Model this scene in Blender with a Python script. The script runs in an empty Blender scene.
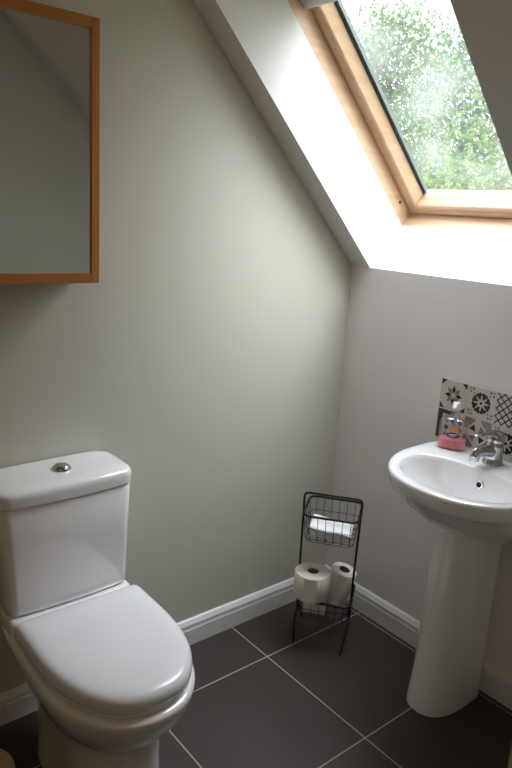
import bpy, bmesh, math, random
from mathutils import Vector, Matrix
PI = math.pi
SC = bpy.context.scene
FILL = 10.0  # strength of the added warm fill globe
SKY = 9.0
GLOW = 17.0
COL = SC.collection
random.seed(7)

# ------------------------------------------------------------------ helpers
def lin(c):
    return tuple(((v/255.0)/12.92 if v/255.0 <= 0.04045 else ((v/255.0+0.055)/1.055)**2.4) for v in c)

def mat(name, rgb, rough=0.5, metal=0.0, coat=0.0, spec=0.5, noise=0.0, nscale=8.0, bump=0.0, bscale=200.0):
    m = bpy.data.materials.new(name); m.use_nodes = True
    nt = m.node_tree; b = nt.nodes['Principled BSDF']
    c = lin(rgb)
    b.inputs['Base Color'].default_value = (*c, 1)
    b.inputs['Roughness'].default_value = rough
    b.inputs['Metallic'].default_value = metal
    b.inputs['Specular IOR Level'].default_value = spec
    if coat:
        b.inputs['Coat Weight'].default_value = coat
        b.inputs['Coat Roughness'].default_value = 0.06
    tc = nt.nodes.new('ShaderNodeTexCoord')
    if noise:
        n = nt.nodes.new('ShaderNodeTexNoise'); n.inputs['Scale'].default_value = nscale
        n.inputs['Detail'].default_value = 5
        nt.links.new(tc.outputs['Object'], n.inputs['Vector'])
        r = nt.nodes.new('ShaderNodeValToRGB')
        r.color_ramp.elements[0].position = 0.3; r.color_ramp.elements[1].position = 0.7
        r.color_ramp.elements[0].color = (*[v*(1-noise) for v in c], 1)
        r.color_ramp.elements[1].color = (*[min(1, v*(1+noise)) for v in c], 1)
        nt.links.new(n.outputs['Fac'], r.inputs['Fac']); nt.links.new(r.outputs['Color'], b.inputs['Base Color'])
    if bump:
        n2 = nt.nodes.new('ShaderNodeTexNoise'); n2.inputs['Scale'].default_value = bscale
        n2.inputs['Detail'].default_value = 3
        nt.links.new(tc.outputs['Object'], n2.inputs['Vector'])
        bp = nt.nodes.new('ShaderNodeBump'); bp.inputs['Strength'].default_value = bump
        bp.inputs['Distance'].default_value = 0.002
        nt.links.new(n2.outputs['Fac'], bp.inputs['Height']); nt.links.new(bp.outputs['Normal'], b.inputs['Normal'])
    return m

def wood(name, rgb, rgb2, axis, rough=0.4, scale=60):
    m = bpy.data.materials.new(name); m.use_nodes = True
    nt = m.node_tree; b = nt.nodes['Principled BSDF']; b.inputs['Roughness'].default_value = rough
    tc = nt.nodes.new('ShaderNodeTexCoord'); mp = nt.nodes.new('ShaderNodeMapping')
    s = [scale]*3; s[axis] = scale*0.04
    mp.inputs['Scale'].default_value = s
    n = nt.nodes.new('ShaderNodeTexNoise'); n.inputs['Scale'].default_value = 1.0; n.inputs['Detail'].default_value = 4
    r = nt.nodes.new('ShaderNodeValToRGB')
    r.color_ramp.elements[0].position = 0.3; r.color_ramp.elements[1].position = 0.72
    r.color_ramp.elements[0].color = (*lin(rgb), 1); r.color_ramp.elements[1].color = (*lin(rgb2), 1)
    nt.links.new(tc.outputs['Object'], mp.inputs['Vector']); nt.links.new(mp.outputs['Vector'], n.inputs['Vector'])
    nt.links.new(n.outputs['Fac'], r.inputs['Fac']); nt.links.new(r.outputs['Color'], b.inputs['Base Color'])
    return m

def obj(name, bm, m, parent=None, smooth=True, angle=35, bevel=0, segs=3, recalc=True):
    if recalc: bmesh.ops.recalc_face_normals(bm, faces=bm.faces[:])
    me = bpy.data.meshes.new(name); bm.to_mesh(me); bm.free()
    for mm in (m if isinstance(m, (list, tuple)) else [m]): me.materials.append(mm)
    if smooth:
        me.shade_smooth()
        me.set_sharp_from_angle(angle=math.radians(angle))
    o = bpy.data.objects.new(name, me); COL.objects.link(o)
    if parent is not None: o.parent = parent
    if bevel:
        md = o.modifiers.new('bevel', 'BEVEL'); md.width = bevel; md.segments = segs; md.limit_method = 'ANGLE'
        md.angle_limit = math.radians(40); md.harden_normals = False
    return o

def empty(name, loc=(0, 0, 0), rot=(0, 0, 0)):
    o = bpy.data.objects.new(name, None); COL.objects.link(o); o.location = loc; o.rotation_euler = rot
    o.empty_display_size = 0.05
    return o

def tag(o, label=None, cat=None, group=None, kind=None):
    if label: o['label'] = label
    if cat: o['category'] = cat
    if group: o['group'] = group
    if kind: o['kind'] = kind
    return o

def struct(o, label=None, cat=None):
    o['kind'] = 'structure'
    if label: o['label'] = label
    if cat: o['category'] = cat
    return o

def add_box(bm, lo, hi, M=None, mi=0):
    vs = [bm.verts.new(Vector((x, y, z)) if M is None else M @ Vector((x, y, z)))
          for x in (lo[0], hi[0]) for y in (lo[1], hi[1]) for z in (lo[2], hi[2])]
    for f in ((0, 1, 3, 2), (4, 6, 7, 5), (0, 4, 5, 1), (2, 3, 7, 6), (0, 2, 6, 4), (1, 5, 7, 3)):
        fc = bm.faces.new([vs[i] for i in f]); fc.material_index = mi
    return vs

def box(lo, hi, M=None):
    bm = bmesh.new(); add_box(bm, lo, hi, M); return bm

def add_prism(bm, pts, fn, t0, t1, mi=0):
    """pts: outline as 2-tuples; fn(p, t) -> Vector; extrudes from t0 to t1"""
    a = [bm.verts.new(fn(p, t0)) for p in pts]; b = [bm.verts.new(fn(p, t1)) for p in pts]
    n = len(pts)
    for i in range(n):
        f = bm.faces.new((a[i], a[(i+1) % n], b[(i+1) % n], b[i])); f.material_index = mi
    for r in (a[::-1], b):
        f = bm.faces.new(r); f.material_index = mi

def loft(bm, rings, cap0=True, cap1=True, mi=0, closed=True):
    R = [[bm.verts.new(p) for p in r] for r in rings]
    n = len(R[0])
    for k in range(len(R)-1):
        for i in range(n if closed else n-1):
            f = bm.faces.new((R[k][i], R[k][(i+1) % n], R[k+1][(i+1) % n], R[k+1][i])); f.material_index = mi
    if cap0: bm.faces.new(R[0][::-1]).material_index = mi
    if cap1: bm.faces.new(R[-1]).material_index = mi
    return R

def add_lathe(bm, prof, M=Matrix(), n=32, mi=0, cap0=True, cap1=True):
    """prof: list of (r, z)"""
    rings = [[M @ Vector((r*math.cos(2*PI*i/n), r*math.sin(2*PI*i/n), z)) for i in range(n)] for r, z in prof]
    loft(bm, rings, cap0, cap1, mi)

def add_tube(bm, pts, r, n=8, closed=False, mi=0, radii=None):
    pts = [Vector(p) for p in pts]; m = len(pts)
    tang = []
    for i in range(m):
        if closed: t = pts[(i+1) % m]-pts[i-1]
        else: t = pts[min(i+1, m-1)]-pts[max(i-1, 0)]
        tang.append(t.normalized())
    t0 = tang[0]
    up = Vector((0, 0, 1)) if abs(t0.z) < 0.9 else Vector((1, 0, 0))
    nrm = (up - t0*up.dot(t0)).normalized()
    rings = []
    for i in range(m):
        t = tang[i]
        nrm = (nrm - t*nrm.dot(t)).normalized()
        b = t.cross(nrm)
        rr = radii[i] if radii else r
        rings.append([pts[i] + (nrm*math.cos(2*PI*k/n)+b*math.sin(2*PI*k/n))*rr for k in range(n)])
    if closed:
        R = [[bm.verts.new(p) for p in q] for q in rings]
        # untwist seam
        for k in range(m):
            A, B = R[k], R[(k+1) % m]
            off = 0
            if k == m-1:
                off = min(range(n), key=lambda s: (A[0].co-B[s].co).length)
            for i in range(n):
                f = bm.faces.new((A[i], A[(i+1) % n], B[(i+1+off) % n], B[(i+off) % n])); f.material_index = mi
    else:
        loft(bm, rings, mi=mi)

def fillet(pts, r, n=5, closed=False):
    """round the corners of a polyline"""
    P = [Vector(p) for p in pts]; out = []
    m = len(P)
    for i in range(m):
        if not closed and i in (0, m-1):
            out.append(P[i]); continue
        a, b, c = P[i-1], P[i], P[(i+1) % m]
        d1 = (a-b); d2 = (c-b)
        rr = min(r, d1.length*0.49, d2.length*0.49)
        p, q = b+d1.normalized()*rr, b+d2.normalized()*rr
        for k in range(n+1):
            t = k/n
            out.append(p*(1-t)**2 + b*2*t*(1-t) + q*t*t)
    return out

def dring(c, back, front, mid, hw, eb, ef, z, n=72, axis='x', eh=None):
    """D-shaped closed ring. Long axis runs from back (wall side) to front. axis 'x': front towards +x, c = y of the centre line.
    axis 'y': front towards -y, c = x of the centre line."""
    out = []
    for i in range(n):
        a = 2*PI*i/n
        co, si = math.cos(a), math.sin(a)
        e = ef if co >= 0 else eb
        u = math.copysign(abs(co)**(2/e), co); w = math.copysign(abs(si)**(2/e), si)*hw
        L = mid + u*((front-mid) if co >= 0 else (mid-back))
        out.append(Vector((L, c+w, z)) if axis == 'x' else Vector((c+w, -L, z)))
    return out

# ------------------------------------------------------------------ materials
M_wallb = mat('knee_wall_paint', (238, 234, 236), 0.55, spec=0.35, bump=0.06, bscale=350)
M_wall = mat('wall_paint', (198, 197, 184), 0.55, spec=0.35, bump=0.06, bscale=350)
M_white = mat('ceiling_paint', (222, 219, 217), 0.6, spec=0.3, bump=0.05, bscale=350)
M_skirt = mat('gloss_white_paint', (226, 225, 224), 0.28, spec=0.5)
M_cer = mat('white_ceramic', (240, 239, 241), 0.1, coat=1.0)
M_seat = mat('white_plastic', (236, 235, 241), 0.25, coat=0.25)
M_chrome = mat('chrome', (205, 205, 208), 0.12, metal=1.0)
M_dark = mat('dark_hole', (14, 14, 15), 0.6)
M_black = mat('black_wire', (16, 15, 15), 0.45, metal=0.2)
M_paper = mat('tissue_paper', (236, 232, 224), 0.9, spec=0.1, bump=0.3, bscale=260)
M_paperw = mat('tissue_paper_white', (245, 244, 242), 0.9, spec=0.1, bump=0.3, bscale=260)
M_card = mat('cardboard', (140, 125, 105), 0.9, spec=0.1)
M_cloth = mat('white_cotton', (250, 250, 252), 0.9, spec=0.1, bump=0.6, bscale=420)
M_pine = wood('pine_window', (205, 170, 138), (218, 190, 162), 0, 0.35)
M_pine_up = wood('pine_window_side', (203, 166, 132), (216, 186, 156), 1, 0.35)
M_oak = wood('orange_pine', (176, 112, 48), (196, 132, 62), 2, 0.4, 50)
M_oak_h = wood('orange_pine_rail', (176, 112, 48), (196, 132, 62), 1, 0.4, 50)
M_gasket = mat('dark_gasket', (52, 58, 56), 0.5)
M_alu = mat('grey_aluminium', (104, 112, 109), 0.5)
M_blind = mat('pale_grey_blind', (205, 206, 208), 0.4)
M_cream = mat('cream_plastic', (214, 192, 158), 0.45)
M_tile_w = mat('tile_cream_glaze', (205, 200, 192), 0.22, coat=0.3, noise=0.04, nscale=30)
M_tile_k = mat('tile_black_print', (46, 44, 46), 0.25, coat=0.3)
M_tile_g = mat('tile_grey_print', (128, 120, 120), 0.25, coat=0.3)
M_grout = mat('white_grout', (190, 186, 180), 0.8)

# mirror
M_mirror = mat('mirror_silver', (222, 224, 222), 0.0, metal=1.0)
M_mirror.node_tree.nodes['Principled BSDF'].inputs['Roughness'].default_value = 0.01

def floor_material():
    m = bpy.data.materials.new('dark_floor_tiles'); m.use_nodes = True
    nt = m.node_tree; b = nt.nodes['Principled BSDF']; L = nt.links.new
    tc = nt.nodes.new('ShaderNodeTexCoord'); sep = nt.nodes.new('ShaderNodeSeparateXYZ')
    L(tc.outputs['Object'], sep.inputs[0])
    def math_(op, a, bb=None):
        n = nt.nodes.new('ShaderNodeMath'); n.operation = op
        for i, v in enumerate((a, bb)):
            if v is None: continue
            if isinstance(v, (int, float)): n.inputs[i].default_value = v
            else: L(v, n.inputs[i])
        return n.outputs[0]
    T = 0.4565; g = 0.0023
    ds = []; ids = []
    for out, off in ((sep.outputs[0], 0.2205), (sep.outputs[1], -0.0335)):
        q = math_('DIVIDE', math_('SUBTRACT', out, off), T)
        fr = math_('FRACT', q)
        ids.append(math_('FLOOR', q))
        ds.append(math_('MULTIPLY', math_('MINIMUM', fr, math_('SUBTRACT', 1.0, fr)), T))
    d = math_('MINIMUM', ds[0], ds[1])
    mr = nt.nodes.new('ShaderNodeMapRange'); mr.interpolation_type = 'SMOOTHSTEP'
    mr.inputs['From Min'].default_value = g-0.0006; mr.inputs['From Max'].default_value = g+0.0006
    L(d, mr.inputs['Value'])
    cmb = nt.nodes.new('ShaderNodeCombineXYZ'); L(ids[0], cmb.inputs[0]); L(ids[1], cmb.inputs[1])
    wn = nt.nodes.new('ShaderNodeTexWhiteNoise'); L(cmb.outputs[0], wn.inputs['Vector'])
    nz = nt.nodes.new('ShaderNodeTexNoise'); nz.inputs['Scale'].default_value = 5; nz.inputs['Detail'].default_value = 6
    L(tc.outputs['Object'], nz.inputs['Vector'])
    v = math_('ADD', math_('MULTIPLY', wn.outputs['Value'], 0.25), math_('MULTIPLY', nz.outputs['Fac'], 0.75))
    r = nt.nodes.new('ShaderNodeValToRGB')
    r.color_ramp.elements[0].position = 0.2; r.color_ramp.elements[1].position = 0.8
    r.color_ramp.elements[0].color = (*lin((52, 43, 41)), 1); r.color_ramp.elements[1].color = (*lin((63, 54, 52)), 1)
    L(v, r.inputs['Fac'])
    mx = nt.nodes.new('ShaderNodeMix'); mx.data_type = 'RGBA'
    mx.inputs[6].default_value = (*lin((165, 156, 148)), 1)
    L(mr.outputs[0], mx.inputs[0]); L(r.outputs['Color'], mx.inputs[7]); L(mx.outputs[2], b.inputs['Base Color'])
    mr2 = nt.nodes.new('ShaderNodeMapRange'); mr2.inputs['To Min'].default_value = 0.9; mr2.inputs['To Max'].default_value = 0.48
    L(mr.outputs[0], mr2.inputs['Value']); L(mr2.outputs[0], b.inputs['Roughness'])
    bp = nt.nodes.new('ShaderNodeBump'); bp.inputs['Strength'].default_value = 0.4; bp.inputs['Distance'].default_value = 0.002
    n2 = nt.nodes.new('ShaderNodeTexNoise'); n2.inputs['Scale'].default_value = 120
    L(tc.outputs['Object'], n2.inputs['Vector'])
    L(math_('ADD', mr.outputs[0], math_('MULTIPLY', n2.outputs['Fac'], 0.05)), bp.inputs['Height'])
    L(bp.outputs['Normal'], b.inputs['Normal'])
    return m
M_floor = floor_material()

# ------------------------------------------------------------------ room shell
# wall_left is the plane x = 0, wall_back (the knee wall) the plane y = 0; the roof rises at 45 degrees from its top towards the room
ZT = 1.3234            # height of the knee wall
RT = 2**0.5
CEIL = 2.36
XW = 1.33              # face of the right wall
YW = -0.980            # where it ends
XE, YE = 2.55, -2.6
def slope(x, s, d): return Vector((x, (d-s)/RT, ZT+(s+d)/RT))
OX0, OX1, OS1 = 0.0905, 0.7755, 0.93   # opening in the slope
S_TOP = (CEIL-ZT)*RT

struct(obj('floor', box((-0.1, YE-0.1, -0.1), (XE+0.1, 0.1, 0)), M_floor), 'dark brown square floor tiles with pale grout', 'floor')
bm = bmesh.new()
add_prism(bm, [(YE-0.1, 0), (0.1, 0), (0.1, ZT-0.1), (-(CEIL-ZT)+0.0, CEIL+0.0), (-(CEIL-ZT), CEIL+0.1), (YE-0.1, CEIL+0.1)],
          lambda p, t: Vector((t, p[0], p[1])), -0.1, 0.0)
struct(obj('wall_left', bm, M_wall, smooth=False), 'pale sage gable wall behind the toilet', 'wall')
struct(obj('wall_back', box((0.0, 0, 0), (XE+0.1, 0.1, ZT-0.0001)), M_wallb, smooth=False), 'pale grey knee wall under the roof window', 'wall')
struct(obj('wall_right', box((XW, YW, 0), (XE, -0.0005, CEIL)), M_wall, smooth=False), 'wall on the right with a free corner', 'wall')
struct(obj('wall_front', box((0, YE-0.1, 0), (XE, YE, CEIL)), M_wall, smooth=False), 'wall behind the camera', 'wall')
struct(obj('wall_entry', box((XE, YE-0.1, 0), (XE+0.1, -0.0005, CEIL)), M_wall, smooth=False), 'wall of the entry', 'wall')

# sloped ceiling with the deep window opening, and the flat ceiling
TH = 0.215             # depth of the plastered reveal
bm = bmesh.new()
def sbox(bm, x0, x1, s0, s1, d0, d1, mi=0):
    vs = [bm.verts.new(slope(x, s, d)) for x in (x0, x1) for s in (s0, s1) for d in (d0, d1)]
    for f in ((0, 1, 3, 2), (4, 6, 7, 5), (0, 4, 5, 1), (2, 3, 7, 6), (0, 2, 6, 4), (1, 5, 7, 3)):
        bm.faces.new([vs[i] for i in f]).material_index = mi
DR = 0.36
FR = 0.03              # the window frame sits in a rebate this much wider than the plastered opening
for d0, d1, g in ((0, TH, 0.0), (TH, DR, FR)):
    sbox(bm, -0.1, OX0-g, -0.35, S_TOP+0.4, d0, d1)
    sbox(bm, OX1+g, XE+0.1, -0.35, S_TOP+0.4, d0, d1)
    sbox(bm, OX0-g, OX1+g, -0.35, -g, d0, d1)
# above the window the reveal runs level into the room
add_prism(bm, [(OS1+TH, 0), (S_TOP+0.4, 0), (S_TOP+0.4, DR), (OS1+FR, DR), (OS1+FR, TH), (OS1, TH)], lambda p, t: slope(t, p[0], p[1]), OX0-0.0, OX1+0.0)
sbox(bm, OX0-FR, OX0, OS1+FR, S_TOP+0.4, TH, DR); sbox(bm, OX1, OX1+FR, OS1+FR, S_TOP+0.4, TH, DR)
struct(obj('ceiling', bm, M_white, smooth=False), 'white sloped ceiling with a deep window reveal', 'ceiling')
struct(obj('ceiling_flat', box((-0.1, YE-0.1, CEIL), (XE+0.1, -(CEIL-ZT)+0.1, CEIL+0.2)), M_white, smooth=False), 'flat white ceiling', 'ceiling')

# skirting boards
SK = [(0, 0), (0.0165, 0), (0.0165, 0.062), (0.013, 0.064), (0.013, 0.0665), (0.0155, 0.0675), (0.0155, 0.0695), (0.0125, 0.071), (0.0125, 0.075), (0.0158, 0.077), (0.0158, 0.081), (0.0115, 0.085), (0.0095, 0.0905), (0.006, 0.0965), (0, 0.098)]
bm = bmesh.new(); add_prism(bm, SK, lambda p, t: Vector((p[0], t, p[1])), YE, 0.0)
struct(obj('baseboard_left', bm, M_skirt, angle=50), 'white moulded skirting under the sage wall', 'skirting')
bm = bmesh.new(); add_prism(bm, SK, lambda p, t: Vector((t, -p[0], p[1])), 0.0, XW)
struct(obj('baseboard_back', bm, M_skirt, angle=50), 'white moulded skirting under the knee wall', 'skirting')

# ------------------------------------------------------------------ roof window
win = empty('window_1', slope((OX0+OX1)/2, 0, TH)); struct(win, 'pine roof window with wet glass and trees outside', 'window')
WI = Matrix.Translation(-Vector(win.location))
def wobj(name, bm, m, **k):
    bm.transform(WI); return obj(name, bm, m, win, **k)
FD1 = 0.275            # depth where the sash face starts
SF = 0.0               # frame face along the sill
fw = 0.038             # visible sash face
# outer frame: thin pine lining that continues the reveal
bm = bmesh.new()
fr_t = 0.03
sbox(bm, OX0-fr_t, OX0, -fr_t, OS1+fr_t, TH, 0.345)
wobj('frame_jamb', bm, M_pine_up, smooth=False)
bm = bmesh.new(); sbox(bm, OX1, OX1+fr_t, -fr_t, OS1+fr_t, TH, 0.345)
wobj('frame_jamb', bm, M_pine_up, smooth=False)
bm = bmesh.new(); sbox(bm, OX0, OX1, -fr_t, -0.001, TH-0.004, 0.345)
wobj('frame_sill', bm, M_pine, smooth=False)
bm = bmesh.new(); sbox(bm, OX0, OX1, OS1+0.001, OS1+fr_t, TH, 0.345)
wobj('frame_head', bm, M_pine, smooth=False)
# bolt socket in the left jamb
bm = bmesh.new()
MB = Matrix.Translation(slope(OX0, 0.075, 0.255)) @ Matrix.Rotation(PI/2, 4, 'Y')
add_lathe(bm, [(0.0055, 0.0), (0.0055, 0.0012), (0.0035, 0.0014), (0.003, 0.0004)], MB, 16)
wobj('bolt_socket', bm, M_dark)
# sash: four rails with an inner chamfer towards the glass
g0 = 0.004             # gap between frame and sash
GX0, GS0, GD = 0.150, 0.064, 0.322
def sash_side(xo, sgn):
    pts = [(0, FD1), (fw-0.004, FD1), (fw, FD1+0.004), (fw+0.012, GD-0.003), (fw+0.012, 0.345), (0, 0.345)]
    bm = bmesh.new()
    s0, s1 = g0, OS1-g0
    a = []
    for s_end in (0, 1):
        a.append([slope(xo+sgn*(p[0]+g0), (s0 + p[0]) if s_end == 0 else (s1-p[0]), p[1]) for p in pts])
    loft(bm, a); return bm
wobj('sash_stile', sash_side(OX0, 1), M_pine_up, smooth=False)
wobj('sash_stile', sash_side(OX1, -1), M_pine_up, smooth=False)
def sash_rail(so, sgn, face):
    pts = [(0, FD1), (0, FD1+0.0)] if False else [(0, FD1), (0.018, FD1), (0.0195, FD1+0.003), (0.021, FD1), (face-0.004, FD1), (face, FD1+0.004), (face+0.012, GD-0.003), (face+0.012, 0.345), (0, 0.345)]
    bm = bmesh.new(); a = []
    for e in (0, 1):
        a.append([slope((OX0+g0+p[0]) if e == 0 else (OX1-g0-p[0]), so+sgn*(p[0]+g0), p[1]) for p in pts])
    loft(bm, a); return bm
wobj('sash_rail', sash_rail(0, 1, fw), M_pine, smooth=False)
wobj('sash_rail', sash_rail(OS1, -1, fw), M_pine, smooth=False)
gx0 = OX0+g0+fw+0.012; gx1 = OX1-g0-fw-0.012; gs0 = g0+fw+0.012; gs1 = OS1-g0-fw-0.012
# gasket and the glazing unit's spacer bar, both rectangular rings
def ring(w, din, dout, inset, bottom=True):
    bm = bmesh.new()
    a0, a1, b0, b1 = gx0+inset, gx1-inset, gs0+inset, gs1-inset
    sbox(bm, a0, a0+w, b0, b1, din, dout); sbox(bm, a1-w, a1, b0, b1, din, dout)
    sbox(bm, a0+w, a1-w, b1-w, b1, din, dout)
    if bottom: sbox(bm, a0+w, a1-w, b0, b0+w, din, dout)
    return bm
wobj('gasket', ring(0.004, GD-0.004, GD+0.012, 0, False), M_gasket, smooth=False)
wobj('spacer_bar', ring(0.008, GD+0.001, GD+0.014, 0.0045, False), M_alu, smooth=False)

def glass_material():
    m = bpy.data.materials.new('wet_window_glass'); m.use_nodes = True
    nt = m.node_tree; nt.nodes.clear(); L = nt.links.new
    out = nt.nodes.new('ShaderNodeOutputMaterial')
    tr = nt.nodes.new('ShaderNodeBsdfTransparent'); tr.inputs[0].default_value = (0.95, 0.98, 0.97, 1)
    gl = nt.nodes.new('ShaderNodeBsdfGlossy'); gl.inputs['Roughness'].default_value = 0.02
    tl = nt.nodes.new('ShaderNodeBsdfTranslucent'); tl.inputs[0].default_value = (0.95, 0.98, 1.0, 1)
    fr = nt.nodes.new('ShaderNodeFresnel'); fr.inputs[0].default_value = 1.45
    tc = nt.nodes.new('ShaderNodeTexCoord')
    n = nt.nodes.new('ShaderNodeTexNoise'); n.inputs['Scale'].default_value = 5; n.inputs['Detail'].default_value = 6
    L(tc.outputs['Object'], n.inputs['Vector'])
    r = nt.nodes.new('ShaderNodeMapRange'); r.inputs['From Min'].default_value = 0.4; r.inputs['From Max'].default_value = 0.75
    r.inputs['To Min'].default_value = 0.025; r.inputs['To Max'].default_value = 0.10
    L(n.outputs['Fac'], r.inputs['Value'])
    m1 = nt.nodes.new('ShaderNodeMixShader'); L(r.outputs[0], m1.inputs[0]); L(tr.outputs[0], m1.inputs[1]); L(tl.outputs[0], m1.inputs[2])
    m2 = nt.nodes.new('ShaderNodeMixShader'); L(fr.outputs[0], m2.inputs[0]); L(m1.outputs[0], m2.inputs[1]); L(gl.outputs[0], m2.inputs[2])
    L(m2.outputs[0], out.inputs[0])
    return m
bm = bmesh.new()
q = [slope(x, s, GD+0.015) for x, s in ((gx0, gs0), (gx1, gs0), (gx1, gs1), (gx0, gs1))]
bm.faces.new([bm.verts.new(p) for p in q])
wobj('glass_pane', bm, glass_material(), smooth=False)
# rain drops on the outside of the pane
def drop_material():
    m = bpy.data.materials.new('rain_water'); m.use_nodes = True
    nt = m.node_tree; nt.nodes.clear(); L = nt.links.new
    out = nt.nodes.new('ShaderNodeOutputMaterial')
    g = nt.nodes.new('ShaderNodeBsdfGlass'); g.inputs['IOR'].default_value = 1.33; g.inputs['Roughness'].default_value = 0.05
    t = nt.nodes.new('ShaderNodeBsdfTransparent')
    mx = nt.nodes.new('ShaderNodeMixShader'); mx.inputs[0].default_value = 0.35
    L(g.outputs[0], mx.inputs[1]); L(t.outputs[0], mx.inputs[2]); L(mx.outputs[0], out.inputs[0])
    return m
rd = random.Random(3)
bm = bmesh.new()
for k in range(2300):
    x = rd.uniform(gx0+0.014, gx1-0.014); s = rd.uniform(gs0+0.014, gs1-0.014)
    r = 0.0012 + 0.0036*rd.random()**3
    n = 7
    base = [bm.verts.new(slope(x+r*math.cos(2*PI*i/n), s+r*1.1*math.sin(2*PI*i/n), GD+0.0155)) for i in range(n)]
    midr = [bm.verts.new(slope(x+r*0.72*math.cos(2*PI*i/n), s+r*0.8*math.sin(2*PI*i/n), GD+0.0155+r*0.42)) for i in range(n)]
    top = bm.verts.new(slope(x, s, GD+0.0155+r*0.6))
    for i in range(n):
        j = (i+1) % n
        bm.faces.new((base[i], base[j], midr[j], midr[i])); bm.faces.new((midr[i], midr[j], top))
    bm.faces.new(base[::-1])
rdrops = wobj('raindrops', bm, drop_material(), angle=80)
rdrops['kind'] = 'stuff'

# roller blind rolled up near the top: pale bar across the window
bl = empty('roller_blind', slope(OX0+0.012, 0.83, 0.24))
tag(bl, 'pale grey roller blind bar pulled up inside the top of the roof window', 'blind')
BI = Matrix.Translation(-Vector(bl.location))
bm = bmesh.new()
prof = []
for i in range(20):
    a = 2*PI*i/20
    prof.append((0.832+0.021*math.copysign(abs(math.cos(a))**0.7, math.cos(a)), 0.262+0.013*math.copysign(abs(math.sin(a))**0.7, math.sin(a))))
bm2 = bmesh.new()
rings = []
for x, k in ((OX0+0.004, 0.55), (OX0+0.006, 0.85), (OX0+0.012, 1.0), (OX1-0.012, 1.0), (OX1-0.006, 0.85), (OX1-0.004, 0.55)):
    rings.append([slope(x, 0.832+(s-0.832)*k, 0.262+(d-0.262)*k) for s, d in prof])
loft(bm2, rings); bm2.transform(BI)
obj('bottom_bar', bm2, M_blind, bl)
bm = bmesh.new(); sbox(bm, OX0+0.012, OX1-0.012, 0.855, 0.895, 0.2655, 0.2675); bm.transform(BI)
obj('blind_fabric', bm, mat('blind_cloth', (170, 168, 165), 0.9), bl, smooth=False)
bm = bmesh.new()
rings = [[slope(x, 0.902+0.024*math.cos(2*PI*i/20), 0.246+0.024*math.sin(2*PI*i/20)) for i in range(20)] for x in (OX0+0.006, OX1-0.006)]
loft(bm, rings); bm.transform(BI)
obj('roller_tube', bm, M_blind, bl)

# ------------------------------------------------------------------ toilet
TC = -1.178            # centre line
toi = empty('toilet', (0.3, TC, 0)); tag(toi, 'white close-coupled toilet with closed lid against the sage wall', 'toilet')
TI = Matrix.Translation(-Vector(toi.location))
def tobj(name, bm, m, parent=toi, **k):
    bm.transform(TI if parent is toi else Matrix()); return obj(name, bm, m, parent, **k)
# pan: pedestal foot, then the fuller bowl with a step between them
bm = bmesh.new()
D = lambda b, f, mid, hw, eb, ef, z: dring(TC, b, f, mid, hw, eb, ef, z)
R = [D(0.13, 0.566, 0.35, 0.122, 5, 2.5, 0.0), D(0.13, 0.566, 0.35, 0.122, 5, 2.5, 0.012), D(0.132, 0.556, 0.35, 0.117, 5, 2.5, 0.05),
     D(0.132, 0.547, 0.35, 0.115, 5, 2.4, 0.12), D(0.125, 0.547, 0.35, 0.118, 5, 2.3, 0.20), D(0.115, 0.551, 0.35, 0.124, 5, 2.3, 0.244),
     D(0.11, 0.555, 0.35, 0.128, 5, 2.3, 0.256), D(0.108, 0.558, 0.35, 0.130, 5, 2.3, 0.2585), D(0.105, 0.568, 0.355, 0.138, 5, 2.3, 0.260),
     D(0.09, 0.590, 0.36, 0.154, 4, 2.2, 0.280), D(0.075, 0.616, 0.365, 0.168, 4, 2.2, 0.312), D(0.05, 0.637, 0.37, 0.179, 4, 2.2, 0.348),
     D(0.03, 0.648, 0.38, 0.1835, 4.5, 2.2, 0.376), D(0.022, 0.650, 0.38, 0.1845, 5, 2.2, 0.392), D(0.022, 0.646, 0.38, 0.181, 5, 2.2, 0.3985), D(0.025, 0.632, 0.38, 0.172, 5, 2.2, 0.4005)]
loft(bm, R)
tobj('pan', bm, M_cer, angle=60)
# raised shelf that carries the cistern
bm = bmesh.new()
def rrect(x0, x1, y0, y1, r, z, n=6):
    out = []
    for cx, cy, a0 in ((x1-r, y1-r, 0), (x0+r, y1-r, PI/2), (x0+r, y0+r, PI), (x1-r, y0+r, 1.5*PI)):
        for k in range(n+1):
            a = a0 + PI/2*k/n
            out.append(Vector((cx+r*math.cos(a), cy+r*math.sin(a), z)))
    return out
loft(bm, [rrect(0.02, 0.205, TC-0.168, TC+0.168, 0.025, 0.37), rrect(0.018, 0.204, TC-0.174, TC+0.174, 0.025, 0.405),
          rrect(0.015, 0.200, TC-0.174, TC+0.174, 0.025, 0.428), rrect(0.015, 0.196, TC-0.172, TC+0.172, 0.025, 0.437), rrect(0.02, 0.188, TC-0.166, TC+0.166, 0.025, 0.441)])
tobj('cistern_shelf', bm, M_cer, angle=60)
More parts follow.
